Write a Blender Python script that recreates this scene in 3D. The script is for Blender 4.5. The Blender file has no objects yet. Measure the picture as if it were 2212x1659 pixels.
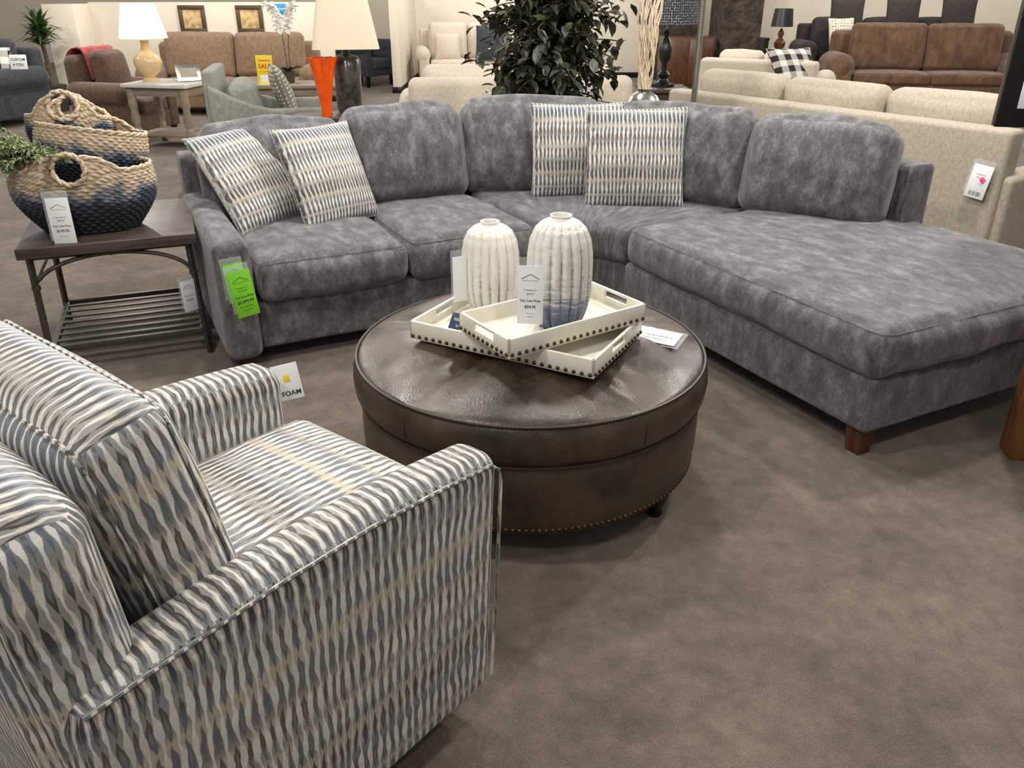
import bpy, math, random
from mathutils import Vector, Matrix, noise
random.seed(7)
sc=bpy.context.scene
COL=sc.collection
pi=math.pi
def lin(r,g,b):
    f=lambda c:(c/255/12.92) if c/255<=.04045 else ((c/255+.055)/1.055)**2.4
    return (f(r),f(g),f(b),1)
# ---------------------------------------------------------------- materials
class NT:
    def __init__(s,name):
        s.m=bpy.data.materials.new(name); s.m.use_nodes=True; s.t=s.m.node_tree; s.t.nodes.clear()
        s.out=s.t.nodes.new('ShaderNodeOutputMaterial'); s.b=s.t.nodes.new('ShaderNodeBsdfPrincipled')
        s.t.links.new(s.b.outputs[0],s.out.inputs[0])
    def n(s,typ,**k):
        x=s.t.nodes.new(typ)
        for a,b in k.items(): setattr(x,a,b)
        return x
    def l(s,a,b): s.t.links.new(a,b)
    def put(s,sock,v):
        if isinstance(v,bpy.types.NodeSocket): s.l(v,sock)
        else: sock.default_value=v
    def math(s,op,a,b=None,c=None):
        x=s.n('ShaderNodeMath',operation=op); s.put(x.inputs[0],a)
        if b is not None: s.put(x.inputs[1],b)
        if c is not None: s.put(x.inputs[2],c)
        return x.outputs[0]
    def mix(s,f,a,b,blend='MIX'):
        x=s.n('ShaderNodeMix',data_type='RGBA',blend_type=blend); s.put(x.inputs[0],f); s.put(x.inputs[6],a); s.put(x.inputs[7],b)
        return x.outputs[2]
    def ss(s,v,a,b):
        x=s.n('ShaderNodeMapRange',interpolation_type='SMOOTHSTEP'); s.put(x.inputs[0],v); x.inputs[1].default_value=a; x.inputs[2].default_value=b
        return x.outputs[0]
    def ramp(s,v,stops,const=False):
        x=s.n('ShaderNodeValToRGB'); s.l(v,x.inputs[0]); e=x.color_ramp.elements
        if const: x.color_ramp.interpolation='CONSTANT'
        while len(e)<len(stops): e.new(.5)
        for i,(p,c) in enumerate(stops): e[i].position=p; e[i].color=c
        return x.outputs[0]
    def noise(s,vec,scale,detail=2,rough=.5,dim='3D',w=None):
        x=s.n('ShaderNodeTexNoise',noise_dimensions=dim); x.inputs['Scale'].default_value=scale; x.inputs['Detail'].default_value=detail; x.inputs['Roughness'].default_value=rough
        if vec is not None and dim!='1D': s.l(vec,x.inputs['Vector'])
        if w is not None: s.l(w,x.inputs['W'])
        return x.outputs[0]
    def co(s,which='Object'):
        return s.n('ShaderNodeTexCoord').outputs[which]
    def map(s,v,sc=(1,1,1),loc=(0,0,0)):
        x=s.n('ShaderNodeMapping'); s.l(v,x.inputs[0]); x.inputs['Scale'].default_value=sc; x.inputs['Location'].default_value=loc
        return x.outputs[0]
    def bump(s,h,st=.3,dist=.01):
        x=s.n('ShaderNodeBump'); x.inputs['Strength'].default_value=st; x.inputs['Distance'].default_value=dist; s.l(h,x.inputs['Height']); s.l(x.outputs[0],s.b.inputs['Normal'])
def mul(c,k): return (c[0]*k,c[1]*k,c[2]*k,1)
def simple(name,c,rough=.7,metal=0,ns=20,amt=.15,bs=None,bst=.3,bd=.004,emit=0,sheen=0,coat=0,trans=0,alpha=1):
    N=NT(name); o=N.co()
    nz=N.noise(o,ns,4)
    col=N.ramp(nz,[(.3,mul(c,1-amt)),(.7,mul(c,1+amt))])
    N.l(col,N.b.inputs['Base Color']); N.b.inputs['Roughness'].default_value=rough; N.b.inputs['Metallic'].default_value=metal
    if bs: N.bump(N.noise(o,bs,3),bst,bd)
    if emit: N.l(col,N.b.inputs['Emission Color']); N.b.inputs['Emission Strength'].default_value=emit
    N.b.inputs['Sheen Weight'].default_value=sheen; N.b.inputs['Coat Weight'].default_value=coat; N.b.inputs['Transmission Weight'].default_value=trans
    N.b.inputs['Alpha'].default_value=alpha
    return N.m
def chenille(name,dark,mid,light,sheen=.4,big=14,wa=.58,vs=.5):
    N=NT(name); uv=N.co('UV')
    a=N.noise(N.map(uv,(1,vs,1)),big,7,.70)
    b=N.noise(N.map(uv,(300,46,1)),1,3,.6)
    c=N.noise(N.map(uv,(50,380,1)),1,2,.6)
    s=N.math('ADD',N.math('MULTIPLY',a,wa),N.math('ADD',N.math('MULTIPLY',b,.26),N.math('MULTIPLY',c,.74-wa)))
    col=N.ramp(s,[(.38,dark),(.5,mid),(.62,light)])
    N.l(col,N.b.inputs['Base Color']); N.b.inputs['Roughness'].default_value=.85
    N.b.inputs['Sheen Weight'].default_value=sheen; N.b.inputs['Sheen Roughness'].default_value=.4
    N.bump(N.math('ADD',N.math('ADD',b,c),N.math('MULTIPLY',a,.6)),.55,.004)
    return N.m
def ikat(name,p=.026,P=.088,seed=0.,jit=.22,bf=4.6):
    N=NT(name); uv=N.co('UV')
    sp=N.n('ShaderNodeSeparateXYZ'); N.l(uv,sp.inputs[0]); u,v=sp.outputs[0],sp.outputs[1]
    wob=N.math('ADD',N.math('MULTIPLY',N.math('SUBTRACT',N.noise(N.map(uv,(1,.8,1)),8,1),.5),p*.9),N.math('MULTIPLY',N.math('SUBTRACT',N.noise(N.map(uv,(1,.6,1.),(3,4,0)),40,1),.5),p*.5))
    c=N.math('DIVIDE',N.math('ADD',u,wob),p)
    ci=N.math('FLOOR',c); fr=N.math('FRACT',c)
    x=N.math('ABSOLUTE',N.math('SUBTRACT',fr,.5))          # distance from pale centre
    xd=N.math('SUBTRACT',.5,x)                              # distance from dark centre
    ci2=N.math('ROUND',c)
    wn=N.n('ShaderNodeTexWhiteNoise',noise_dimensions='1D'); N.l(ci,wn.inputs['W']); r=wn.outputs[0]
    wnb=N.n('ShaderNodeTexWhiteNoise',noise_dimensions='1D'); N.l(N.math('ADD',ci2,77.),wnb.inputs['W']); rb=wnb.outputs[0]
    vn=N.math('ADD',N.math('DIVIDE',v,P),N.math('MULTIPLY',N.math('SUBTRACT',N.noise(uv,5,1),.5),.30))
    S_=lambda q:N.math('ABSOLUTE',N.math('SINE',N.math('MULTIPLY',q,pi)))
    s=S_(N.math('ADD',vn,N.math('MULTIPLY',r,jit)))
    vd=N.math('ADD',vn,N.math('MULTIPLY',rb,jit)); sd=S_(vd)
    row=N.math('FLOOR',vd)
    cb=N.n('ShaderNodeCombineXYZ'); N.l(ci2,cb.inputs[0]); N.l(row,cb.inputs[1])
    wn2=N.n('ShaderNodeTexWhiteNoise',noise_dimensions='2D'); N.l(cb.outputs[0],wn2.inputs['Vector']); r2=wn2.outputs[0]
    bn=N.noise(None,bf,2,.6,'1D',N.math('ADD',v,seed))
    bn2=N.noise(None,bf*1.5,1,.5,'1D',N.math('ADD',v,seed+7.3))
    ground=N.ramp(bn,[(0,lin(100,110,118)),(.40,lin(120,128,134)),(.47,lin(144,144,142)),(.52,lin(190,177,154)),(.56,lin(152,149,144)),(.66,lin(116,114,111))])
    darkc=N.ramp(bn2,[(.34,lin(60,60,62)),(.44,lin(76,77,82)),(.52,lin(98,109,119)),(.62,lin(88,81,76))])
    dhw=N.math('MULTIPLY',N.math('POWER',sd,1.),N.math('ADD',.18,N.math('MULTIPLY',r2,.12)))
    dm=N.ss(N.math('SUBTRACT',dhw,xd),-.02,.035)
    col=N.mix(dm,ground,darkc)
    core=N.math('MULTIPLY',N.ss(N.math('SUBTRACT',N.math('MULTIPLY',N.math('POWER',sd,5.),.12),xd),-.01,.03),N.math('GREATER_THAN',r2,.5))
    col=N.mix(N.math('MULTIPLY',core,.7),col,lin(132,127,120))
    pale=N.ramp(N.noise(N.map(uv,(2,6,1)),3,3),[(.35,lin(204,200,195)),(.65,lin(232,230,225))])
    wide=N.ss(bn2,.36,.60)
    phw=N.math('ADD',N.math('ADD',.065,N.math('MULTIPLY',wide,.03)),N.math('MULTIPLY',N.math('POWER',s,1.7),N.math('ADD',.07,N.math('MULTIPLY',wide,.13))))
    pm=N.ss(N.math('SUBTRACT',phw,x),-.015,.035)
    col=N.mix(pm,col,pale)
    fib=N.noise(N.map(uv,(900,250,1)),1,2)
    col=N.mix(.5,col,N.mix(1.,col,N.ramp(fib,[(.3,(.6,.6,.6,1)),(.7,(1.2,1.2,1.2,1))]),'MULTIPLY'))
    N.l(col,N.b.inputs['Base Color']); N.b.inputs['Roughness'].default_value=.6; N.b.inputs['Sheen Weight'].default_value=.15
    N.bump(N.math('ADD',N.math('MULTIPLY',pm,.6),fib),.3,.002)
    return N.m
def wood(name,a,b,rough=.45,sc=(1.5,18,18),coat=0):
    N=NT(name); o=N.map(N.co(),sc)
    n1=N.noise(o,3,6,.65); col=N.ramp(n1,[(.3,a),(.7,b)])
    N.l(col,N.b.inputs['Base Color']); N.b.inputs['Roughness'].default_value=rough; N.b.inputs['Coat Weight'].default_value=coat
    N.bump(n1,.15,.003); return N.m
def leather(name,a,b,rough=.36):
    N=NT(name); o=N.co()
    n1=N.noise(o,4.5,7,.66); col=N.ramp(n1,[(.36,a),(.70,b)])
    N.l(col,N.b.inputs['Base Color'])
    rr_=N.ramp(N.noise(o,9,3),[(.3,(rough-.06,)*3+(1,)),(.7,(rough+.12,)*3+(1,))]); N.l(rr_,N.b.inputs['Roughness'])
    vo=N.n('ShaderNodeTexVoronoi'); vo.inputs['Scale'].default_value=170; N.l(o,vo.inputs['Vector'])
    N.bump(N.math('ADD',N.math('MULTIPLY',vo.outputs[0],.22),N.math('MULTIPLY',N.noise(o,8,3),2.2)),.25,.008)
    return N.m
def basketmat(name,z0,z1):
    N=NT(name); o=N.co(); sp=N.n('ShaderNodeSeparateXYZ'); N.l(o,sp.inputs[0])
    z=N.math('ADD',sp.outputs[2],N.math('MULTIPLY',N.math('SUBTRACT',N.noise(o,16,4),.5),.16))
    g=N.ss(z,z0,z1)
    col=N.ramp(g,[(0,lin(30,34,42)),(.3,lin(54,66,84)),(.55,lin(120,122,128)),(.75,lin(178,160,138)),(1,lin(202,182,154))])
    fb=N.noise(N.map(o,(60,60,150)),1,4)
    col=N.mix(1.,col,N.ramp(fb,[(.3,(.5,.5,.5,1)),(.7,(1.25,1.25,1.25,1))]),'MULTIPLY')
    N.l(col,N.b.inputs['Base Color']); N.b.inputs['Roughness'].default_value=.75; N.bump(fb,.6,.006); return N.m
def vasemat(name,zb):
    N=NT(name); o=N.co(); sp=N.n('ShaderNodeSeparateXYZ'); N.l(o,sp.inputs[0])
    st=N.noise(N.map(o,(16,16,120)),1,3)
    z=N.math('SUBTRACT',sp.outputs[2],N.math('MULTIPLY',N.math('SUBTRACT',st,.5),.20))
    g=N.ss(z,zb-.08,zb+.08)
    col=N.ramp(g,[(0,lin(84,100,130)),(.4,lin(142,152,170)),(.75,lin(212,211,206)),(1,lin(230,227,218))])
    th=N.math('ARCTAN2',sp.outputs[1],sp.outputs[0]); gr=N.math('SUBTRACT',1.,N.math('ABSOLUTE',N.math('COSINE',N.math('MULTIPLY',th,9.))))
    gm=N.math('MULTIPLY',N.ss(N.math('ADD',gr,N.math('MULTIPLY',N.math('SUBTRACT',st,.5),1.2)),.40,.85),N.math('SUBTRACT',1.,N.ss(z,zb+.04,zb+.26)))
    col=N.mix(N.math('MULTIPLY',gm,.6),col,lin(128,140,160))
    N.l(col,N.b.inputs['Base Color']); N.b.inputs['Roughness'].default_value=.38
    N.bump(st,.35,.003); return N.m
def checker(name,a,b,s):
    N=NT(name); uv=N.co('UV'); sp=N.n('ShaderNodeSeparateXYZ'); N.l(uv,sp.inputs[0])
    f=lambda q:N.math('GREATER_THAN',N.math('FRACT',N.math('MULTIPLY',q,s)),.5)
    k=N.math('ADD',f(sp.outputs[0]),f(sp.outputs[1]))
    col=N.ramp(N.math('MULTIPLY',k,.5),[(0,a),(.4,mul(tuple((a[i]+b[i])/2 for i in range(3)),1)),(.8,b)],True)
    N.l(col,N.b.inputs['Base Color']); N.b.inputs['Roughness'].default_value=.9; return N.m
def dotty(name,a,b,s,th=.3):
    N=NT(name); v=N.n('ShaderNodeTexVoronoi'); v.inputs['Scale'].default_value=s; v.inputs['Randomness'].default_value=.25; N.l(N.co('UV'),v.inputs['Vector'])
    col=N.mix(N.ss(v.outputs[0],th-.08,th+.08),a,b); N.l(col,N.b.inputs['Base Color']); N.b.inputs['Roughness'].default_value=.8; return N.m

GRAY=chenille('gray_chenille',lin(54,54,56),lin(91,90,92),lin(139,137,138),.35,15,.55)
IKA=ikat('ikat_upholstery',.0235,.084,2.,.14)
IKP=ikat('ikat_pillow_fabric',.0215,.072,5.,.07,7.)
LEA=leather('brown_leather',lin(36,29,23),lin(86,69,54),.36)
LEAS=simple('leather_welt',lin(44,34,26),.45)
WOODD=wood('dark_oak_wood',lin(48,39,36),lin(88,74,68),.4)
WOODL=wood('brown_leg_wood',lin(60,34,20),lin(98,58,34),.35,(12,12,2))
METAL=simple('pewter_metal',lin(88,85,78),.45,.7,60,.2)
CREAM=simple('cream_paint',lin(230,226,212),.4,0,30,.03)
NAIL=simple('antique_brass_nail',lin(90,72,48),.35,.9)
WHITE=simple('white_card',lin(232,234,236),.5,0,5,.02)
INK=simple('black_ink',lin(40,42,46),.6)
INKR=simple('red_ink',lin(200,40,36),.6)
GREEN=simple('green_card',lin(122,200,40),.5,0,5,.03)
YEL=simple('yellow_card',lin(236,208,40),.5,0,5,.03)
PINK=simple('pink_sticker',lin(240,70,150),.5)
NAVY=simple('navy_card',lin(40,54,86),.5)
CHROME=simple('brushed_chrome',lin(190,188,182),.25,1,40,.05)
BLACK=simple('satin_black',lin(16,16,18),.35,0,10,.2)
BEIGE=chenille('beige_linen',lin(156,146,130),lin(176,166,150),lin(194,185,169),.1,60)
CREAMF=chenille('cream_fabric',lin(188,176,158),lin(208,197,180),lin(222,213,196),.1,60)
TAUPE=chenille('taupe_fabric',lin(108,86,66),lin(130,106,82),lin(152,126,100),.2,30)
BROWN=chenille('brown_suede',lin(64,48,36),lin(90,68,50),lin(114,88,66),.3,30)
RUST=chenille('matte_brown_microfibre',lin(70,50,36),lin(98,71,52),lin(124,94,70),.2,8)
CHAR=chenille('charcoal_fabric',lin(34,36,42),lin(50,53,60),lin(70,74,82),.2,40)
SAGE=chenille('sage_fabric',lin(118,121,112),lin(140,143,133),lin(162,165,155),.05,60)
DKBR=chenille('dark_brown_fabric',lin(34,28,26),lin(48,42,40),lin(64,57,54),.1,40)
RED=chenille('red_throw_fabric',lin(120,34,38),lin(156,56,58),lin(180,80,80),.3,30)
GWOOD=wood('weathered_gray_wood',lin(110,98,84),lin(152,138,120),.6)
WALL=simple('cream_wall_paint',lin(220,211,194),.9,0,3,.03)
SHADE=simple('lampshade_linen',lin(202,191,168),.9,0,60,.03,emit=.1)
SHADEG=simple('glowing_lampshade',lin(246,240,226),.9,0,60,.03,emit=.6)
GOLDC=simple('honey_ceramic',lin(206,178,134),.25,0,10,.1)
DKGL=simple('mottled_dark_ceramic',lin(62,60,54),.2,0,18,.7,coat=.5)
ORNG=simple('orange_glass',lin(232,84,10),.12,0,10,.15,coat=.6)
LEAF=simple('ficus_leaf',lin(58,62,44),.4,0,8,.55)
BARK=simple('bark',lin(84,66,50),.8,0,20,.4)
EUCA=simple('dusty_green_leaf',lin(138,150,112),.6,0,14,.4)
TWIG=simple('bleached_twig',lin(226,210,184),.7,0,20,.15)
PETAL=simple('white_petal',lin(240,238,232),.5,0,10,.05)
TERRA=simple('pot_ceramic',lin(60,52,46),.5)
STONE=simple('stone_veneer',lin(66,56,48),.9,0,7,.6,bs=6,bst=1,bd=.08)
MARB=simple('marble_top',lin(200,196,188),.3,0,9,.1)
BLUE=simple('blue_card',lin(40,140,200),.5)
PLAST=simple('clear_plastic',lin(225,230,235),.08,0,5,.02,alpha=.2)
# ---------------------------------------------------------------- geometry
class G:
    def __init__(s): s.v=[];s.f=[];s.m=[];s.u=[]
    def add(s,V,F,mi=0,U=None,M=None):
        o=len(s.v); s.v+=[(M@Vector(p)) if M else Vector(p) for p in V]
        for i,f in enumerate(F):
            s.f.append([o+k for k in f]); s.m.append(mi); s.u.append(U[i] if U else None)
        return s
    def merge(s,g,M=None,mi=None):
        o=len(s.v); s.v+=[(M@p) if M else p.copy() for p in g.v]
        for i,f in enumerate(g.f):
            s.f.append([o+k for k in f]); s.m.append(g.m[i] if mi is None else mi); s.u.append(g.u[i])
        return s
def T3(x,y,z): return Matrix.Translation((x,y,z))
def RZ(a): return Matrix.Rotation(a,4,'Z')
def RX(a): return Matrix.Rotation(a,4,'X')
def RY(a): return Matrix.Rotation(a,4,'Y')
def axl(s,r,n,k):
    h=s/2; o=[-(h-r)-r*math.tan(pi/4*(1-i/k)) for i in range(k)]
    o+=[-(h-r)+2*(h-r)*i/n for i in range(n+1)]
    o+=[(h-r)+r*math.tan(pi/4*i/k) for i in range(1,k+1)]
    return o
def rbox(sx,sy,sz,r=.02,n=4,k=3,puff=(0,0,0),uvf=None,fn=None,c=(0,0,0),off=None,mi=0):
    if isinstance(n,int): n=(n,n,n)
    S=(sx,sy,sz); r=min(r,min(S)/2*.98); A=[axl(S[i],r,n[i],k) for i in range(3)]
    if off is None: off=(random.random()*3,random.random()*3) if uvf is None else (0,0)
    idx={};V=[];O=[]
    def vert(ijk):
        if ijk in idx: return idx[ijk]
        p=[A[d][ijk[d]] for d in range(3)]; H=[S[d]/2 for d in range(3)]
        inn=[max(-(H[d]-r),min(H[d]-r,p[d])) for d in range(3)]
        dv=Vector([p[d]-inn[d] for d in range(3)]); 
        if dv.length>0: dv=dv.normalized()*r
        q=Vector(inn)+dv; a=[p[d]/H[d] for d in range(3)]
        e=[1-a[d]**2 for d in range(3)]
        q.x+=puff[0]*a[0]*e[1]*e[2]; q.y+=puff[1]*a[1]*e[0]*e[2]; q.z+=puff[2]*a[2]*e[0]*e[1]
        q+=Vector(c)
        if fn: q=Vector(fn(q,a))
        idx[ijk]=len(V); V.append(q); O.append(p); return idx[ijk]
    F=[];U=[]
    for d in range(3):
        a,b=[(1,2),(2,0),(0,1)][d]
        for sg in (0,1):
            for i in range(len(A[a])-1):
                for j in range(len(A[b])-1):
                    q=[]
                    for (di,dj) in ((0,0),(1,0),(1,1),(0,1)):
                        t=[0,0,0]; t[d]=0 if sg==0 else len(A[d])-1; t[a]=i+di; t[b]=j+dj; q.append(vert(tuple(t)))
                    if sg==0: q.reverse()
                    F.append(q); uu=[]
                    for w in q:
                        p=O[w]
                        if uvf: uu.append(uvf(d,p))
                        else: uu.append(((p[1],p[2]),(p[0],p[2]),(p[0],p[1]))[d])
                    U.append([(x+off[0],y+off[1]) for x,y in uu])
    return G().add(V,F,mi,U)
def box(x0,x1,y0,y1,z0,z1,r=.004,mi=0,k=1):
    return rbox(x1-x0,y1-y0,z1-z0,r,1,k,c=((x0+x1)/2,(y0+y1)/2,(z0+z1)/2),mi=mi)
def lathe(prof,seg=48,fn=None,mi=0,c=(0,0,0),sx=1,sy=1):
    V=[];F=[];U=[]
    for i,(r,z) in enumerate(prof):
        for j in range(seg):
            th=2*pi*j/seg; rr=max(r,1e-4)
            if fn: rr=fn(rr,th,z,i)
            V.append((c[0]+rr*math.cos(th)*sx,c[1]+rr*math.sin(th)*sy,c[2]+z))
    for i in range(len(prof)-1):
        R=max(prof[i][0],.05)
        for j in range(seg):
            k=(j+1)%seg
            F.append((i*seg+j,i*seg+k,(i+1)*seg+k,(i+1)*seg+j))
            U.append([(R*2*pi*j/seg,prof[i][1]),(R*2*pi*(j+1)/seg,prof[i][1]),(R*2*pi*(j+1)/seg,prof[i+1][1]),(R*2*pi*j/seg,prof[i+1][1])])
    return G().add(V,F,mi,U)
def tube(path,r,seg=8,closed=False,mi=0,radii=None):
    P=[Vector(p) for p in path]; n=len(P); V=[];F=[]
    for i,p in enumerate(P):
        a=P[(i-1)%n] if closed or i>0 else P[0]; b=P[(i+1)%n] if closed or i<n-1 else P[-1]
        t=(b-a).normalized(); up=Vector((0,0,1)) if abs(t.z)<.9 else Vector((1,0,0))
        s=t.cross(up).normalized(); w=s.cross(t)
        rr=radii[i] if radii else r
        for j in range(seg):
            q=2*pi*j/seg; V.append(p+(s*math.cos(q)+w*math.sin(q))*rr)
    m=n if closed else n-1
    for i in range(m):
        for j in range(seg):
            k=(j+1)%seg; i2=(i+1)%n
            F.append((i*seg+j,i2*seg+j,i2*seg+k,i*seg+k))
    if not closed: F.append(list(range(seg))); F.append(list(range((n-1)*seg,n*seg))[::-1])
    return G().add(V,F,mi)
def arc(c,r,a0,a1,n,plane='XZ'):
    o=[]
    for i in range(n+1):
        a=a0+(a1-a0)*i/n
        o.append((c[0]+r*math.cos(a),c[1],c[2]+r*math.sin(a)) if plane=='XZ' else (c[0]+r*math.cos(a),c[1]+r*math.sin(a),c[2]))
    return o
def textg(s,size,mi=1,x=0,y=0,z=.0,bold=False):
    cu=bpy.data.curves.new('txt','FONT'); cu.body=s; cu.size=size; cu.align_x='CENTER'; cu.resolution_u=2
    if bold: cu.offset=size*.02
    ob=bpy.data.objects.new('txt',cu); COL.objects.link(ob); bpy.context.view_layer.update()
    me=bpy.data.meshes.new_from_object(ob.evaluated_get(bpy.context.evaluated_depsgraph_get()))
    g=G().add([(v.co.x+x,v.co.y+y,z) for v in me.vertices],[list(p.vertices) for p in me.polygons],mi)
    bpy.data.objects.remove(ob); bpy.data.meshes.remove(me); bpy.data.curves.remove(cu)
    return g
def mkobj(name,g,mats,sharp=38):
    me=bpy.data.meshes.new(name); me.from_pydata([tuple(v) for v in g.v],[],g.f)
    if not isinstance(mats,(list,tuple)): mats=[mats]
    for m in mats: me.materials.append(m)
    uvl=me.uv_layers.new(name='UVMap'); 
    for i,p in enumerate(me.polygons):
        p.use_smooth=True; p.material_index=min(g.m[i],len(mats)-1)
        if g.u[i]:
            for li,uv in zip(p.loop_indices,g.u[i]): uvl.data[li].uv=uv
        else:
            nn=p.normal; d=max(range(3),key=lambda q:abs(nn[q])); ax=((1,2),(0,2),(0,1))[d]
            for li in p.loop_indices:
                co=me.vertices[me.loops[li].vertex_index].co; uvl.data[li].uv=(co[ax[0]],co[ax[1]])
    me.update()
    me.set_sharp_from_angle(angle=math.radians(sharp))
    ob=bpy.data.objects.new(name,me); COL.objects.link(ob); return ob
def thing(name,label,cat,loc,rz=0,group=None,rot=None):
    e=bpy.data.objects.new(name,None); e.empty_display_size=.1; COL.objects.link(e); e.location=loc; e.rotation_euler=rot or (0,0,rz)
    e['label']=label; e['category']=cat
    if group: e['group']=group
    return e
def part(T,name,g,mats,label=None,sharp=38):
    o=mkobj(name,g,mats,sharp); o.parent=T
    if label: o['label']=label
    return o
def solo(name,g,mats,label,cat,loc=(0,0,0),rot=(0,0,0),group=None,M=None,sharp=38):
    o=mkobj(name,g,mats,sharp); o['label']=label; o['category']=cat
    if group: o['group']=group
    if M: o.matrix_world=M
    else: o.location=loc; o.rotation_euler=rot
    return o
def struct(name,g,mat):
    o=mkobj(name,g,mat); o['kind']='structure'; return o
def bez(P0,P1,P2,t): return tuple((1-t)**2*P0[i]+2*t*(1-t)*P1[i]+t*t*P2[i] for i in range(2))
def cat(P,t):
    n=len(P)-1; x=min(max(t,0),.99999)*n; i=int(x); f=x-i
    p0=Vector(P[max(i-1,0)]);p1=Vector(P[i]);p2=Vector(P[i+1]);p3=Vector(P[min(i+2,n)])
    return .5*((2*p1)+(p2-p0)*f+(2*p0-5*p1+4*p2-p3)*f*f+(3*p1-p0-3*p2+p3)*f**3)
def wr(amp,fr,sd=0):
    def f(q,a):
        n=noise.noise(Vector((q.x*fr+sd,q.y*fr,q.z*fr+sd))); m=noise.noise(Vector((q.x*fr*.4,q.y*fr*.4+sd,q.z*fr)))
        return (q.x+amp*.5*m,q.y+amp*.6*n,q.z+amp*n)
    return f
def rr(w,h,rad,n=6):
    o=[]
    for (cx,cy,a0) in ((w/2-rad,h/2-rad,0),(-w/2+rad,h/2-rad,pi/2),(-w/2+rad,-h/2+rad,pi),(w/2-rad,-h/2+rad,1.5*pi)):
        for i in range(n+1): o.append((cx+rad*math.cos(a0+pi/2*i/n),cy+rad*math.sin(a0+pi/2*i/n)))
    return o
# ---------------------------------------------------------------- shell
N=NT('taupe_carpet'); o=N.co()
big=N.noise(o,2.6,7,.70); mid=N.noise(N.map(o,(1,1,1),(3,1,0)),16,5,.68); fine=N.noise(o,230,3,.75)
s=N.math('ADD',N.math('MULTIPLY',big,.34),N.math('ADD',N.math('MULTIPLY',mid,.24),N.math('MULTIPLY',fine,.42)))
N.l(N.ramp(s,[(.39,lin(80,69,59)),(.5,lin(112,99,86)),(.61,lin(143,128,113))]),N.b.inputs['Base Color'])
N.b.inputs['Roughness'].default_value=.95; N.b.inputs['Sheen Weight'].default_value=.15; N.bump(fine,.8,.008)
CARPET=N.m
struct('floor',G().add([(-13,-4,0),(14,-4,0),(14,21,0),(-13,21,0)],[(0,1,2,3)]),CARPET)
struct('wall_back',box(-13,14,21,21.2,0,3.4),WALL)
struct('wall_left',box(-13.2,-13,-4,21,0,3.4),WALL)
struct('wall_right',box(14,14.2,-4,21,0,3.4),WALL)
def partition(n,x0,x1,y0,y1,h):
    struct('wall_partition_'+n,box(x0,x1,y0,y1,0,h),WALL); 
    struct('baseboard_'+n,box(x0-.015,x1+.015,y0-.015,y1+.015,0,.1),BLACK)
partition('sofa',-6.4,-2.75,13.5,13.62,1.42)
partition('end',-6.85,-6.4,13.0,13.62,1.40)
partition('middle',-2.02,-1.88,14.6,17.4,1.5)
partition('far',-1.88,2.6,17.3,17.42,1.6)
partition('east',4.7,13.9,17.6,17.72,1.8)
# ---------------------------------------------------------------- sectional sofa
AL=math.radians(27)
def SL(x,y):
    return (x*math.cos(AL)-y*math.sin(AL), x*math.sin(AL)+y*math.cos(AL))
BX,BY=2.0,4.0
w=SL(BX,BY)
S=thing('sectional_sofa','gray chenille sectional sofa with curved corner and chaise','sofa',(w[0],w[1],0),AL)
def sp(g): return G().merge(g,T3(-BX,-BY,0))
def sbox(x0,x1,y0,y1,z0,z1,r,n=8,puff=(0,0,0),am=.006,k=4):
    return sp(rbox(x1-x0,y1-y0,z1-z0,r,n,k,puff,c=((x0+x1)/2,(y0+y1)/2,(z0+z1)/2),fn=wr(am,6,x0)))
part(S,'base',sbox(.54,1.99,3.64,4.7,.08,.315,.02,8,am=.002),GRAY)
for x0,x1 in ((.555,1.285),(1.29,1.985)):
    part(S,'seat_cushion',sbox(x0,x1,3.585,4.46,.305,.51,.065,12,(.0,.03,.034),.009),GRAY)
def wedge(z0,z1,ins,r,puff):
    F0,F1,F2=(1.99,3.61+ins),(2.26,3.61+ins),(2.34+ins,3.325)
    K0,K1,K2=(1.99,4.52),(3.15,4.55),(3.45,3.325)
    def fn(q,a):
        t=(q.x/1.0+1)/2; b=(q.y/.4+1)/2
        f=bez(F0,F1,F2,t);k=bez(K0,K1,K2,t)
        m=.006*noise.noise(Vector((q.x*5,q.y*5,q.z*5)))
        return (f[0]*(1-b)+k[0]*b,f[1]*(1-b)+k[1]*b,q.z+m)
    return sp(rbox(2,.8,z1-z0,r,(24,10,4),4,puff,c=(0,0,(z0+z1)/2),fn=fn))
part(S,'base',wedge(.08,.31,.03,.02,(0,0,0)),GRAY)
part(S,'seat_cushion',wedge(.305,.51,0,.06,(0,0,.032)),GRAY)
part(S,'base',sbox(2.345,3.72,1.735,3.33,.11,.335,.025,8,am=.002),GRAY)
part(S,'chaise_cushion',sbox(2.32,3.75,1.705,3.32,.325,.53,.075,20,(.015,.026,.040),.012),GRAY)
def crseam(x0,x1,y0,y1,z,rad=.05):
    return sp(tube([(x+(x0+x1)/2,y+(y0+y1)/2,z) for x,y in rr(x1-x0,y1-y0,rad,8)],.0016,5,True))
part(S,'cushion_seam',crseam(2.339,3.731,1.725,3.301,.510,.055),GRAY)
for x0,x1 in ((.570,1.270),(1.305,1.970)): part(S,'cushion_seam',crseam(x0,x1,3.60,4.44,.493,.05),GRAY)
def backc(A,B,h,th,lean,z0=.49,cr=.022):
    dx,dy=B[0]-A[0],B[1]-A[1]; L=math.hypot(dx,dy); ang=math.atan2(dy,dx)
    def fn(q,a):
        q=Vector(wr(.016,4.5,A[0]*3)(q,a)); 
        q.z-=cr*max(0,a[2])*(abs(a[0])**4)
        return q
    g=rbox(L*1.04,th,h,.085,12,5,(.012,.075,.018),fn=fn,c=(0,0,h/2))
    M=T3((A[0]+B[0])/2,(A[1]+B[1])/2,z0)@RZ(ang)@T3(0,th/2,0)@RX(-lean)
    return sp(G().merge(g,M))
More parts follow.
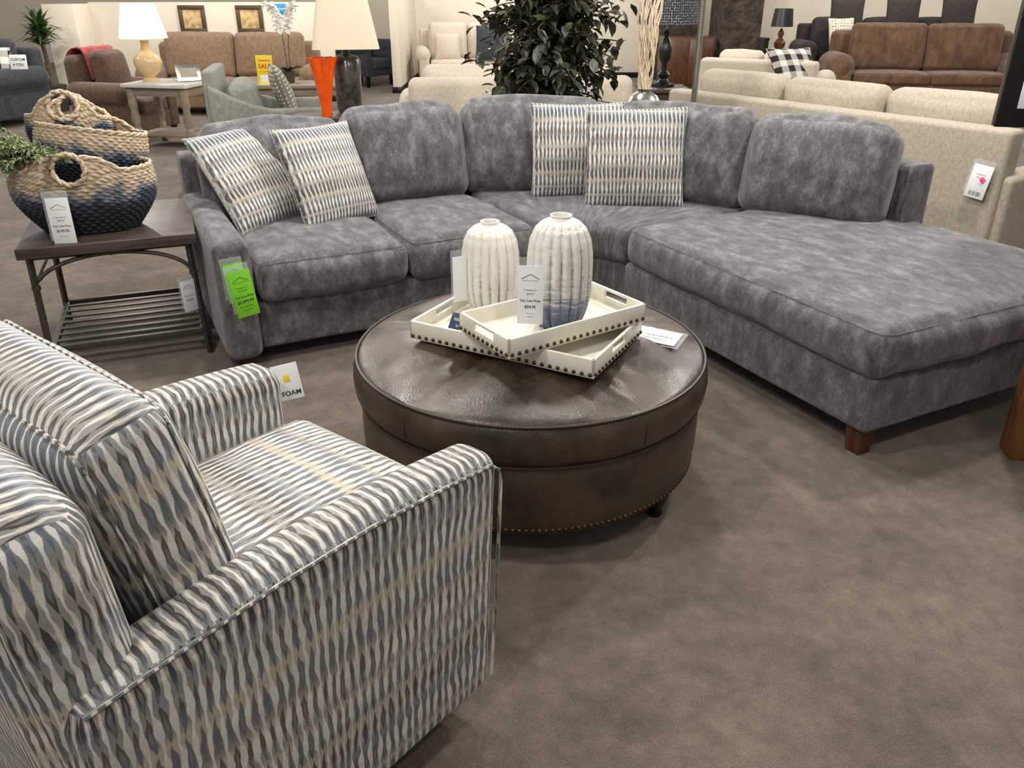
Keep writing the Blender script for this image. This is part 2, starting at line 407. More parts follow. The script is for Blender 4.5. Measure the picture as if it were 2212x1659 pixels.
part(S,'back_cushion',backc((.50,4.36),(1.24,4.33),.50,.21,.2),GRAY)
part(S,'back_cushion',backc((1.27,4.36),(1.955,4.36),.53,.21,.22),GRAY)
part(S,'back_cushion',backc((1.93,4.42),(2.65,4.05),.54,.21,.18),GRAY)
part(S,'back_cushion',backc((2.62,4.03),(3.07,3.33),.54,.21,.2),GRAY)
part(S,'back_cushion',backc((3.02,3.31),(3.35,2.68),.52,.27,.25,.495),GRAY)
PATH=[(.41,4.72),(1.2,4.72),(1.95,4.71),(2.72,4.42),(3.30,3.88),(3.62,3.3),(3.67,2.70)]
def frame(z0,z1):
    def fn(q,a):
        t=(q.x/3.8+1)/2; p=cat(PATH,t); p2=cat(PATH,min(t+.01,1)); p1=cat(PATH,max(t-.01,0)); d=(p2-p1).normalized(); nn=Vector((-d[1],d[0]))
        return (p[0]+nn[0]*q.y,p[1]+nn[1]*q.y,q.z)
    return sp(rbox(7.6,.18,z1-z0,.04,(50,2,6),3,fn=fn,c=(0,0,(z0+z1)/2)))
part(S,'backrest_frame',frame(.1,.82),GRAY)
part(S,'arm',sp(rbox(.16,1.20,.56,.045,8,4,(0,0,.008),c=(.462,4.18,.34),fn=wr(.004,6))),GRAY)
def legg(x,y,h=.13,a=.042,b=.03):
    V=[(x-b,y-b,0),(x+b,y-b,0),(x+b,y+b,0),(x-b,y+b,0),(x-a,y-a,h),(x+a,y-a,h),(x+a,y+a,h),(x-a,y+a,h)]
    return G().add(V,[(3,2,1,0),(4,5,6,7),(0,1,5,4),(1,2,6,5),(2,3,7,6),(3,0,4,7)])
for (x,y) in [(2.41,1.80),(3.66,1.80),(2.46,3.2),(3.6,3.0),(.47,3.7),(.47,4.65),(1.95,4.62),(1.95,3.74)]:
    part(S,'leg',sp(legg(x,y)),WOODL)
# ---------------------------------------------------------------- throw pillows
def pillowg(W,H,T,n=18):
    V=[];F=[];U=[]
    for s in (1,-1):
        o=len(V)
        for i in range(n+1):
            for j in range(n+1):
                a=-1+2*i/n;b=-1+2*j/n
                a=math.sin(a*pi/2);b=math.sin(b*pi/2)
                th=((1-a*a)*(1-b*b))**.42*T/2
                x=a*W/2*(1-.05*(1-b*b)); y=b*H/2*(1-.05*(1-a*a))
                th+= .014*noise.noise(Vector((x*7,y*7,s)))*(1-a*a)*(1-b*b)
                V.append((x,y,s*th))
        for i in range(n):
            for j in range(n):
                q=[o+i*(n+1)+j,o+(i+1)*(n+1)+j,o+(i+1)*(n+1)+j+1,o+i*(n+1)+j+1]
                if s<0:q.reverse()
                F.append(q);U.append([(V[w][0]+.3,V[w][1]+.4*s) for w in q])
    g=G().add(V,F,0,U)
    e=[]
    for k in range(4):
        for i in range(n):
            a=math.sin((-1+2*i/n)*pi/2)
            x,y=((a,-1),(1,a),(-a,1),(-1,-a))[k]
            e.append((x*W/2*(1-.05*(1-y*y)),y*H/2*(1-.05*(1-x*x)),0))
    g.merge(tube(e,.005,6,True)); return g
def basis(c,w,up):
    w=Vector(w).normalized(); up=Vector(up); up=(up-w*up.dot(w)).normalized(); n=w.cross(up)
    M=Matrix.Identity(4)
    for i in range(3): M[i][0]=w[i];M[i][1]=up[i];M[i][2]=n[i];M[i][3]=c[i]
    return M
pl='square ikat striped throw pillow on the gray sofa'
for c,w_,u_,W,H in [((-1.31,4.18,.74),(.57,.81,.06),(-.42,.40,.80),.52,.54),((-.955,4.24,.735),(.62,.78,-.02),(-.25,.36,.87),.49,.52),
                ((.37,4.71,.77),(1,.06,0),(0,.18,.97),.52,.52),((.67,4.50,.765),(1,-.02,0),(0,.24,.97),.54,.54)]:
    solo('throw_pillow',pillowg(W,H,.17),IKP,pl,'pillow',M=basis(c,w_,u_),group='striped throw pillows on the gray sofa',sharp=80)
# ---------------------------------------------------------------- ottoman
OT=thing('round_ottoman','round dark brown leather cocktail ottoman with nailhead trim','ottoman',(.062,2.57,0))
def crown(r): return .560-.058*(min(r,.580)/.580)**4.0
prof=[(.0,.560)]+[(r,crown(r)) for r in [.03+.545*i/30 for i in range(31)]]+[(.583,.498),(.594,.486),(.603,.464),(.606,.43),(.602,.39),(.588,.368),(.56,.36)]
th0=math.radians(231); NP=5
def groove(r,th):
    k=abs(math.sin(NP/2*(th-th0)))
    return .038*((k**.55)-1)*min(1,r/.12)*max(0,1-((r-.33)/.27)**2)
g=lathe(prof,200)
for v in g.v:
    r=math.hypot(v.x,v.y); th=math.atan2(v.y,v.x)
    if v.z>.497 and r<.58:
        v.z+=groove(r,th)
        f=min(1,max(0,(.565-r))*8)
        v.z+=.007*noise.noise(Vector((v.x*7,v.y*7,0)))*f
        d=((th-th0+pi/NP)%(2*pi/NP))-pi/NP
        v.z+=.004*math.sin(d*26)*math.exp(-(d/.30)**2)*f*min(1,r/.2)
part(OT,'top_cushion',g,LEA,sharp=75)
part(OT,'welt',tube(arc((0,0,.497),.591,0,2*pi,120,'XY')[:-1],.0050,8,True),LEAS)
part(OT,'welt',tube(arc((0,0,.362),.587,0,2*pi,120,'XY')[:-1],.0060,8,True),LEAS)
part(OT,'body',lathe([(.3,.36),(.576,.36),(.583,.34),(.587,.28),(.586,.2),(.580,.15),(.570,.12),(.3,.118)],120),LEA)
sg=G()
for k in range(NP):
    th=th0+k*2*pi/NP
    pts=[]
    for i in range(28):
        r=.08+.49*i/27
        pts.append((r*math.cos(th),r*math.sin(th),crown(r)+groove(r,th)+.0002))
    sg.merge(tube(pts,.0017,6))
    sg.merge(tube([(rq*math.cos(th),rq*math.sin(th),z_) for rq,z_ in ((.601,.470),(.6065,.43),(.602,.39))],.0016,5))
part(OT,'stitched_seams',sg,LEAS)
ng=G()
for i in range(180):
    a=2*pi*i/180; ng.merge(lathe([(.0085,0),(.007,.004),(.003,.0065),(0,.007)],8),RZ(a)@T3(.575,0,.135)@RY(pi/2))
part(OT,'nailhead_trim',ng,NAIL)
for a in (-35,55,145,235):
    x,y=.515*math.cos(math.radians(a)),.515*math.sin(math.radians(a))
    part(OT,'leg',lathe([(0,0),(.020,0),(.025,.01),(.022,.03),(.032,.055),(.040,.08),(.034,.092),(.042,.1),(.044,.125),(0,.125)],20,c=(x,y,0)),BLACK)
# ---------------------------------------------------------------- trays
def tray(L,W,h,loc,rz,label):
    T=thing('serving_tray',label,'tray',loc,rz,'cream wooden trays on the ottoman'); t=.011
    g=box(-L/2,L/2,-W/2,W/2,0,.01,.002)
    g.merge(box(-L/2,L/2,-W/2,-W/2+t,0,h,.003)); g.merge(box(-L/2,L/2,W/2-t,W/2,0,h,.003))
    sw,s0,s1=.055,h*.50,h*.84
    for s in (-1,1):
        x0,x1=(-L/2,-L/2+t) if s<0 else (L/2-t,L/2)
        g.merge(box(x0,x1,-W/2,-sw,0,h,.003)); g.merge(box(x0,x1,sw,W/2,0,h,.003)); g.merge(box(x0,x1,-sw,sw,0,s0,.002)); g.merge(box(x0,x1,-sw,sw,s1,h,.003))
    part(T,'tray_body',g,CREAM)
    n=G(); dome=lathe([(.0068,0),(.0055,.0035),(.0028,.0055),(0,.006)],8)
    m=int(L/.027)
    for i in range(m+1):
        x=-L/2+.012+(L-.024)*i/m
        n.merge(dome,T3(x,-W/2,.012)@RX(pi/2)); n.merge(dome,T3(x,W/2,.012)@RX(-pi/2))
    m=int(W/.027)
    for i in range(m+1):
        y=-W/2+.012+(W-.024)*i/m
        n.merge(dome,T3(L/2,y,.012)@RY(pi/2)); n.merge(dome,T3(-L/2,y,.012)@RY(-pi/2))
    part(T,'nailhead_trim',n,NAIL)
ZT=.560
tray(.66,.40,.062,(.048,2.496,ZT),math.radians(-28.7),'large cream tray with brass nailheads resting on the ottoman')
tray(.54,.28,.062,(.134,2.434,ZT+.0625),math.radians(34.5),'smaller cream tray with brass nailheads stacked crosswise')
# ---------------------------------------------------------------- vases
def vase(H,Rm,loc,zb,label):
    pr=[(0,0),(.50,0),(.60,.012),(.76,.07),(.90,.18),(.985,.34),(1.0,.50),(.985,.66),(.92,.79),(.78,.885),(.58,.94),(.40,.965),(.33,.972),(.30,.985),(.33,1.0),(.28,1.0),(.26,.98),(.26,.88)]
    P=[]
    for i in range(len(pr)-1):
        for j in range(6):
            f=j/6; P.append((Rm*(pr[i][0]*(1-f)+pr[i+1][0]*f),H*(pr[i][1]*(1-f)+pr[i+1][1]*f)))
    P.append((Rm*pr[-1][0],H*pr[-1][1]))
    def fn(r,th,z,i):
        k=min(1,max(0,(r/Rm-.36)*3)) if z>.01*H else 0
        tw=th+.05*noise.noise(Vector((math.cos(th)*2,math.sin(th)*2,z*9)))
        c=abs(math.cos(9*tw)); gr=1-c**.5
        return r*(1-.13*k*gr) - .0028*k*(gr**.5)*max(0,math.sin(z*2*pi/.0125+2.5*math.sin(th*9)))
    solo('ribbed_vase',lathe(P,216,fn),vasemat('glaze',zb),label,'vase',loc,sharp=70,group='white ribbed vases')
vase(.355,.103,(.148,2.42,ZT+.0625+.0105),.10,'tall white ribbed ceramic vase with blue base')
vase(.32,.101,(-.075,2.72,ZT+.0105),-.02,'white ribbed ceramic vase with faint blue base')
# ---------------------------------------------------------------- tags
LOGO="NORTHFORGE"
def tagg(w,h,lines,logo=True,lift=.0006,band=None):
    g=G(); t=.0008
    g.merge(box(-w/2,w/2,-h,0,-t,t,.0003,0))
    if logo:
        y=-h*.16; a=w*.34
        g.merge(tube([(-a,y-h*.06,t+lift),(0,y+h*.02,t+lift),(a,y-h*.06,t+lift)],w*.010,4,mi=1))
        g.merge(textg(" ".join(LOGO),w*.068,1,0,y-h*.1,t+lift))
    for (s,sz,yy) in lines: g.merge(textg(s,w*sz,1,0,-h*yy,t+lift,bold=sz>.12))
    if band: 
        for i in range(14):
            x=-w*.3+w*.6*i/14; g.merge(box(x,x+w*(.012+.016*random.random()),-h*.93,-h*.8,t,t+.0004,.0001,1))
    return g
def tagM(loc,yaw,tilt=0,roll=0): return T3(*loc)@RZ(yaw)@RX(pi/2-tilt)@RZ(roll)
def tag(loc,yaw,w,h,lines,label,mats=None,tilt=0,roll=0,logo=True,plastic=True,band=None):
    g=tagg(w,h,lines,logo,band=band)
    if plastic:
        g.merge(box(-w*.62,w*.5,-h*.9,h*.14,-.004,-.0030,.0003,2))
        g.merge(tube(arc((0,h*.10,-.003),w*.12,0,2*pi,14,'XY')[:-1],w*.012,5,True,2))
    solo('price_tag',g,mats or [WHITE,INK,PLAST],label,'price tag',M=tagM(loc,yaw,tilt,roll),group='store price tags')
PL=[("Compare to",.1,.42),("$39.95",.1,.49),("Our Low Price",.13,.61),("$34.95",.16,.72),("set price each",.055,.82),("stock 2140",.055,.88)]
tag((.055,2.293,.868),-.12,.078,.18,PL,'white price tag hanging from the ribbed vase',tilt=.05)
tag((-.178,2.64,.79),.5,.05,.16,[],'clear and white tag hanging behind the ribbed vase',logo=False)
tag((-1.945,3.45,.80),.2,.092,.205,[("Compare to",.1,.42),("$255.95",.1,.49),("Our Low Price",.13,.61),("$199.95",.17,.72),("woven basket set",.055,.82)],'white price tag hanging on the woven basket',tilt=.03)
G2=[("Compare to",.1,.38),("$3,199.99",.1,.45),("Our Low Price",.14,.58),("$2,499.99",.19,.70),("4PC SECTIONAL",.09,.79),("AS SHOWN",.09,.87)]
gx,gy=SL(.49,3.56)
tag((gx-.012,gy-.02,.50),AL+.1,.098,.21,G2,'bright green price tag hanging from the sofa arm',[GREEN,INK,PLAST],tilt=.05,roll=.10)
tag((gx-.035,gy-.008,.53),AL+.05,.085,.18,[],'bright green price tag hanging behind another tag',[GREEN,INK,PLAST],roll=.03,logo=True)
tag((2.742,4.775,.68),math.radians(-54),.115,.19,[("Compare to",.1,.3),("RM 3142",.1,.4)],'white price tag with pink dot on the beige sofa back',[WHITE,INK,PLAST],band=True,roll=-.1,tilt=.08,logo=False)
solo('sticker_dot',box(-.014,.014,-.014,.014,0,.001,.0003),PINK,'pink sticker on the white price tag','sticker',M=tagM((2.737,4.757,.60),math.radians(-54),.08,.8))
M_=T3(.485,2.575,.556)@RZ(math.radians(-30))@RX(.12)
g=tagg(.21,.09,[],False); g.merge(textg(LOGO,.014,1,.04,-.05,.002)); g.merge(textg("Our Low Price",.013,1,.03,-.07,.002)); g.merge(box(-.12,.12,-.10,.012,-.004,-.0030,.0003,2))
solo('price_tag',g,[WHITE,INK,PLAST],'white price tag in plastic sleeve lying on the ottoman','price tag',M=M_,group='store price tags')
g=box(-.045,.045,-.03,.03,0,.003,.0008); g.merge(textg("ESSENTIALS",.0125,1,0,.004,.0036)); g.merge(textg("by Conrad",.011,1,.005,-.016,.0036))
solo('info_card',g,[NAVY,WHITE],'small navy card with white lettering leaning in the tray','card',M=T3(-.165,2.50,.605)@RZ(-.5)@RX(.9))
# ---------------------------------------------------------------- swivel chair
CHX,CHY=-.625,1.360
CH=thing('swivel_armchair','upholstered swivel armchair in blue, tan and cream ikat fabric','armchair',(CHX,CHY,0),math.radians(141))
KX=.945
def chp(name,g,mat):
    for v in g.v: v.x*=KX
    return part(CH,name,g,mat)
def uvA(d,p): return ((p[1],p[2]),(p[0]+.013,p[2]),(p[1],.32-abs(p[0])))[d]
def uvS(d,p): return ((p[1],p[2]),(p[0],p[2]+.5),(p[0],p[1]+.3))[d]
for s in (-1,1):
    sh=.035 if s>0 else 0
    def fn(q,a,s=s,sh=sh):
        z=q.z
        if a[2]>0:
            t=(q.y+.46)/.9; z+= a[2]*(.03*math.sin(pi*min(1,max(0,t))) )
        x=q.x-s*.02*(1-min(1,max(0,(q.z-.08)/.64)))
        y=q.y+ (0.02*(1-(q.z-.08)/.64) if q.y<0 else 0)
        return (x,y+sh*max(0,-q.y/.46),z)
    chp('arm',rbox(.13,.90,.65,.045,(4,16,10),4,(0,0,.006),uvf=uvA,fn=fn,c=(s*.3675,-.01,.405)),IKA)
    pts=[]
    xx=s*.4285
    for (y,z) in [(-.435,.12),(-.45,.4),(-.457,.67),(-.45,.70),(-.425,.722),(-.3,.736),(-.1,.751),(.1,.751),(.3,.739),(.42,.729)]:
        pts.append((xx-s*.02*(1-min(1,(z-.08)/.64)),y+sh*max(0,-y/.46),z-.010))
    chp('welt',tube(pts,.0042,6),IKA)
chp('front_rail',rbox(.62,.53,.33,.02,6,3,uvf=uvS,c=(0,-.14,.24)),IKA)
chp('seat_cushion',rbox(.615,.68,.20,.055,12,4,(0,.02,.034),uvf=uvS,fn=wr(.006,5),c=(0,-.13,.495)),IKA)
RB=T3(0,.058,.55)@RX(-.20)
g=rbox(.625,.16,.535,.055,12,5,(.01,.04,.014),uvf=uvS,c=(0,0,.265),fn=wr(.008,4,2))
chp('back_cushion',G().merge(g,RB@T3(0,.0775,0)),IKA)
for yy in (.012,.143):
    pts=[RB@Vector((x,yy,z+.265)) for x,z in rr(.596,.505,.05)]
    chp('welt',tube(pts,.0042,6,True),IKA)
def fb(q,a): return (q.x*(1-.05*max(0,(q.z-.7))),q.y+.07*max(0,q.z-.45),q.z-.02*max(0,a[2])*abs(a[0])**3)
chp('backrest_frame',rbox(.80,.17,.94,.065,(12,3,12),5,(0,.01,.01),uvf=uvS,fn=fb,c=(0,.370,.56)),IKA)
part(CH,'swivel_base',lathe([(0,0),(.26,0),(.26,.03),(.1,.05),(.1,.1),(0,.1)],40),BLACK)
tx=Vector((CHX,CHY,0))+RZ(math.radians(141))@Vector((.355,-.46,.70))
g=G(); g.merge(box(-.035,.035,-.10,0,-.001,.001,.0005,0)); g.merge(textg("FOAM",.019,1,.004,-.088,.0018,bold=True)); g.merge(box(-.008,.008,-.05,-.03,.001,.0016,.0002,2))
solo('fabric_tag',g,[WHITE,INK,YEL],'white FOAM tag hanging from the armchair arm','tag',M=tagM(tx+Vector((.0,.022,.0)),.3,.15,.12),group='store price tags')
# ---------------------------------------------------------------- end table + baskets
ET=thing('end_table','end table with dark oak top and pewter metal frame','end table',(-1.915,3.83,0),math.radians(21))
part(ET,'table_top',rbox(.73,.76,.05,.006,2,2,c=(0,0,.578)),WOODD)
LX,LY=.325,.33
for sx in (-1,1):
    for sy in (-1,1):
        V0=(sx*(LX+.015),sy*(LY+.01),0);V1=(sx*LX,sy*LY,.555)
        g=tube([V0,V1],.015,4); g.merge(tube([(sx*(LX+.003),sy*LY,.402),(sx*(LX+.003),sy*LY,.418)],.019,8))
        part(ET,'leg',g,METAL)
for sy in (-1,1):
    pts=[(LX*math.cos(a),sy*(LY+.006),.405+.135*math.sin(a)) for a in [pi*i/20 for i in range(21)]]
    g=tube(pts,.0095,8); g.merge(tube([(-LX,sy*LY,.543),(LX,sy*LY,.543)],.008,6)); g.merge(tube([(0,sy*LY,.53),(0,sy*LY,.555)],.014,8))
    part(ET,'arched_stretcher',g,METAL)
g=G()
for sx in (-1,1):
    g.merge(box(sx*LX-.012,sx*LX+.012,-LY,LY,.10,.125,.002)); 
for sy in (-1,1): g.merge(box(-LX,LX,sy*LY-.012,sy*LY+.012,.10,.13,.002))
for i in range(7):
    y=-LY+2*LY*(i+1)/8; g.merge(box(-LX,LX,y-.016,y+.016,.118,.126,.002))
part(ET,'slatted_shelf',g,METAL)
for sx in (-1,1): part(ET,'stretcher',tube([(sx*LX,-LY,.43),(sx*LX,LY,.43)],.007,6),METAL)
tag((-1.515,3.60,.38),.9,.07,.15,[("Our Low Price",.12,.5),("$199.95",.15,.65)],'small white price tag hanging on the end table leg')
def basket(W,D,H,loc,rot,z0,z1,label,hr=.05,low=.84,hcf=.84,wid=.72,front=True):
    T=thing('woven_basket',label,'basket',loc,rot=rot,group='nested seagrass baskets')
    wrows=int(H/.0165); rows,seg=wrows*4,288; V=[];F=[]
    def rim(th):
        if not front and math.sin(th)<0: return H*low*.97
        b=max(0,abs(math.sin(th))-wid)/(1-wid)
        return H*(low+(1-low)*b*b*(3-2*b))
    NB=36
    def bul(f): return .66+.38*math.sin(min(1,f*1.25)*pi*.5)-.12*max(0,f-.5)
    for i in range(rows+1):
        f=i/rows
        for j in range(seg):
            th=2*pi*j/seg
            z=f*rim(th)
            al=(i//4)%2
            env=math.sin(pi*(i%4)/4+.01)
            wv=.009*env*(.5+.5*math.cos(th*NB+al*pi+ .9*(i%4)/4))
            V.append((W/2*bul(f)*math.cos(th)+wv*math.cos(th),D/2*bul(f)*math.sin(th)+wv*math.sin(th),z))
    hc=H*hcf
    for i in range(rows):
        for j in range(seg):
            k=(j+1)%seg; q=(i*seg+j,i*seg+k,(i+1)*seg+k,(i+1)*seg+j)
            cx=sum(V[w][0] for w in q)/4; cz=sum(V[w][2] for w in q)/4; cy=sum(V[w][1] for w in q)/4
            if math.hypot(cx,cz-hc)<hr and (front or cy>0): continue
            F.append(q)
    F.append(list(range(seg))[::-1])
    mat=basketmat('seagrass',z0,z1)
    part(T,'basket_body',G().add(V,F),mat,sharp=180)
    rg=G(); rm=[]
    for j in range(0,seg,3):
        p=V[rows*seg+j]; d=math.hypot(p[0],p[2]-hc)
        if d<hr and (front or p[1]>0): p=None
        rm.append(p)
    for ph in (0,pi):
        run=[]
        segs=[]
        for q_,p in enumerate(rm+[rm[0]]):
            if p is None:
                if len(run)>2: segs.append(run)
                run=[]
            else: run.append((p[0]*(1+.010*math.cos(q_*1.1+ph)),p[1]*(1+.018*math.cos(q_*1.1+ph)),p[2]+.005*math.sin(q_*1.1+ph)))
        if len(run)>2: segs.append(run)
        for r_ in segs: rg.merge(tube(r_,.0078,6))
    part(T,'braided_rim',rg,mat,sharp=180)
    for s in ((-1,1) if front else (1,)):
        hg=G()
        for ph in (0,pi):
            pts=[]
            for q_ in range(44):
                a=2*pi*q_/44; f=min(1,(hc+hr*math.sin(a))/H)
                x=(hr+.004)*math.cos(a)
                y=s*(D/2*bul(f)*math.sqrt(max(0,1-(x/(W/2))**2))+.004)
                b=q_*.857+ph
                pts.append((x*(1+.07*math.cos(b)),y+.006*math.sin(b),hc+(hr+.004)*math.sin(a)*(1+.07*math.cos(b))))
            hg.merge(tube(pts,.0092,6,True))
        part(T,'ring_handle',hg,mat,sharp=180)
    return T
TZ=.604
basket(.60,.41,.35,(-1.945,3.71,TZ),(0,0,.24),.08,.28,'large oval seagrass basket with navy base on end table',.060,.80,.86,.70)
basket(.47,.32,.30,(-1.985,3.87,TZ+.17),(-.12,.16,.3),.08,.22,'medium seagrass basket with navy base nested in another basket',.055,.84,.92,.62,front=False)
basket(.36,.24,.27,(-2.08,3.93,TZ+.27),(-.16,.06,.3),.09,.20,'small seagrass basket with ring handle nested in other baskets',.058,.70,.86,.60)
def leafg(g,p,d,L,W,mi=0,fold=.25):
    d=d.normalized(); s=d.cross(Vector((random.uniform(-.3,.3),random.uniform(-.3,.3),1))).normalized(); n=s.cross(d)
    V=[p,p+d*L*.35+s*W/2+n*W*fold,p+d*L*.7+s*W*.38+n*W*fold*.7,p+d*L-n*L*.1,p+d*L*.7-s*W*.38+n*W*fold*.7,p+d*L*.35-s*W/2+n*W*fold,p+d*L*.5]
    g.add(V,[(0,1,6),(1,2,6),(2,3,6),(3,4,6),(4,5,6),(5,0,6)],mi)
g=G()
for i in range(34):
    a=random.uniform(2.1,4.7); L=random.uniform(.14,.27)
    p=Vector((random.uniform(-.06,.12),0,0)); d=Vector((math.cos(a)*.8,math.sin(a)*.35-.2,random.uniform(.3,1.05))).normalized(); pts=[p]
    for k in range(9):
        d=(d+Vector((0,0,-.12))).normalized(); p=p+d*L/9; pts.append(p)
        for m in range(6):
            leafg(g,p,d+Vector([random.uniform(-1,1) for _ in range(3)]),random.uniform(.020,.036),.015)
    g.merge(tube(pts,.0022,5))
solo('eucalyptus_sprig',g,EUCA,'dusty green faux greenery sprigs tucked into the basket','foliage',(-2.04,3.61,TZ+.31))
# ---------------------------------------------------------------- generic sofas
def sofa(name,label,cat_,loc,deg,W,D,H,mat,n=3,arm='track',aw=.18,ah=.62,seat=.46,over=.1,leg=.1,bc=True,bth=.2,rnd=.05,lm=None):
    T=thing(name,label,cat_,loc,math.radians(deg)); lm=lm or BLACK
    part(T,'base',rbox(W-.06,D-.08,seat-.16-leg,.03,4,3,c=(0,0,leg+(seat-.16-leg)/2)),mat)
    part(T,'backrest',rbox(W-(aw*.6),bth,H-leg,rnd,8,4,(0,.01,0),c=(0,D/2-bth/2,leg+(H-leg)/2)),mat)
    for s in (-1,1):
        x=s*(W/2-aw/2)
        g=rbox(aw,D-.04,ah-leg,rnd,6,4,c=(x,-.01,leg+(ah-leg)/2))
        if arm=='roll':
            rc=aw*.62
            g=rbox(aw*.8,D-.08,ah-leg-rc,.03,4,3,c=(x,-.01,leg+(ah-leg-rc)/2))
            g.merge(rbox(rc*2,D-.04,rc*2,rc*.95,(2,8,2),6,c=(x+s*.02,-.01,ah-rc)))
        if arm=='slope':
            g=rbox(aw,D-.04,ah-leg,rnd,6,4,c=(x,-.01,leg+(ah-leg)/2),fn=lambda q,a:(q.x,q.y,q.z+(max(0,a[2])*.20*max(0,a[1])**1.5)))
        part(T,'arm',g,mat)
    iw=W-2*aw
    for i in range(n):
        x=-iw/2+iw*(i+.5)/n
        part(T,'seat_cushion',rbox(iw/n-.006,D-bth-.04,.17,.05,8,4,(0,.01,.02),c=(x,-bth/2-.01,seat-.085),fn=wr(.006,5,i)),mat)
        if bc:
            h=H+over-seat
            g=rbox(iw/n-.005,.2,h,.08,8,5,(0,.05,.01),fn=wr(.012,4,i*3),c=(0,0,h/2))
            part(T,'back_cushion',G().merge(g,T3(x,D/2-bth-.2,seat-.01)@RX(-.16)),mat)
    for sx in (-1,1):
        for sy in (-1,1):
            part(T,'leg',legg(sx*(W/2-.09),sy*(D/2-.09),leg+.02,.03,.022),lm)
    return T
sofa('sofa','beige linen sofa seen from behind with three back cushions','sofa',(2.42,6.07,0),126,2.78,.95,.88,BEIGE,3,over=.16,rnd=.03,bth=.16)
sofa('sofa','cream sofa with rounded back behind the ficus tree','sofa',(.05,8.5,0),186,2.25,.95,.86,CREAMF,2,'roll',.2,.7,over=.1,rnd=.08)
sofa('sofa','taupe brown pillow back sofa against the partition wall','sofa',(-3.95,12.35,0),2,2.45,1.0,.92,TAUPE,2,'roll',.24,.66,over=.14,rnd=.08)
sofa('recliner','dark brown recliner armchair with a red throw on its back','armchair',(-4.62,10.15,0),72,.86,.92,.92,BROWN,1,'roll',.2,.64,over=.05,rnd=.09)
sofa('sofa','charcoal sofa beside white partition wall','sofa',(-7.15,11.3,0),-20,1.9,1.0,.92,CHAR,2,'roll',.22,.7,over=.12,rnd=.07)
sofa('accent_chair','sage green accent chair with sloped arms','armchair',(-2.05,7.3,0),102,.84,1.0,1.02,SAGE,1,'slope',.08,.72,seat=.52,over=-.1,rnd=.025,bth=.10)
sofa('armchair','dark tufted armchair with turned legs','armchair',(-2.72,15.9,0),60,.85,.9,1.14,CHAR,1,'roll',.18,.78,over=.04,leg=.18)
sofa('sofa','cream loveseat with rolled arms against partition wall','sofa',(-.80,15.9,0),8,1.85,.95,.95,CREAMF,2,'roll',.22,.68,over=.12,leg=.14,lm=WOODL)
sofa('loveseat','cream loveseat with buffalo check pillow','sofa',(3.30,11.3,0),150,1.6,.92,.80,CREAMF,2,'roll',.22,.66,over=.1)
sofa('sofa','large matte brown reclining sofa with pillow arms','sofa',(6.35,13.4,0),-8,2.9,1.05,1.02,RUST,2,'roll',.34,.72,over=.12,rnd=.1,bth=.25)
sofa('sofa','dark brown sofa with dark pillows near the far wall','sofa',(6.55,15.3,0),-4,3.1,1.0,1.05,DKBR,3,'roll',.26,.8,over=.12)
def drape(prof,w,mat,label,M):
    V=[];F=[];m=14
    for i,(y,z) in enumerate(prof):
        for j in range(m+1):
            x=-w/2+w*j/m; n_=.012*math.sin(x*30+i*.4)+.01*noise.noise(Vector((x*9,i*.4,0)))
            V.append((x,y+n_*(1 if i<len(prof)/2 else -1),z+n_*.3))
    for i in range(len(prof)-1):
        for j in range(m): F.append((i*(m+1)+j,i*(m+1)+j+1,(i+1)*(m+1)+j+1,(i+1)*(m+1)+j))
    o=solo('throw_blanket',G().add(V,F),mat,label,'blanket',M=M,sharp=80)
    md=o.modifiers.new('thickness','SOLIDIFY'); md.thickness=.014
drape([(.16,.66),(.18,.8),(.20,.92),(.24,.985),(.30,1.0),(.38,.985),(.45,.95),(.487,.90),(.492,.8),(.492,.68),(.492,.6)],.5,RED,'red throw blanket draped over the brown recliner back',T3(-4.62,10.15,0)@RZ(math.radians(72)))
def bp(c,yaw,W,mat,label,tilt=.3):
    solo('throw_pillow',pillowg(W,W,.16,10),mat,label,'pillow',M=T3(*c)@RZ(yaw)@RX(pi/2-tilt),sharp=80)
CHK=checker('buffalo_check',lin(30,30,32),lin(226,222,212),6)
LAT=dotty('lattice_fabric',lin(50,46,42),lin(214,206,190),22,.22)
GEO=dotty('sage_geometric_fabric',lin(222,216,200),lin(120,118,106),30,.3)
bp((3.48,10.66,.70),.30,.62,CHK,'black and white buffalo check pillow on the cream loveseat',.7)
bp((-6.55,10.95,.72),.2,.46,CHK,'black and white plaid pillow on the charcoal sofa')
bp((5.55,14.85,.92),.3,.5,LAT,'cream lattice patterned pillow on the dark sofa')
for x in (5.7,6.65,7.6): bp((x,15.15,1.18),random.uniform(-.1,.1),.58,DKBR,'dark brown pillow on the dark sofa',.15)
bp((-1.98,7.40,.80),1.9,.46,GEO,'patterned pillow on the sage chair')
bp((-1.15,15.6,.68),.1,.45,CREAMF,'cream pillow on the cream loveseat')
bp((-.35,15.5,.74),-.1,.58,CHAR,'gray pillow on the cream loveseat')
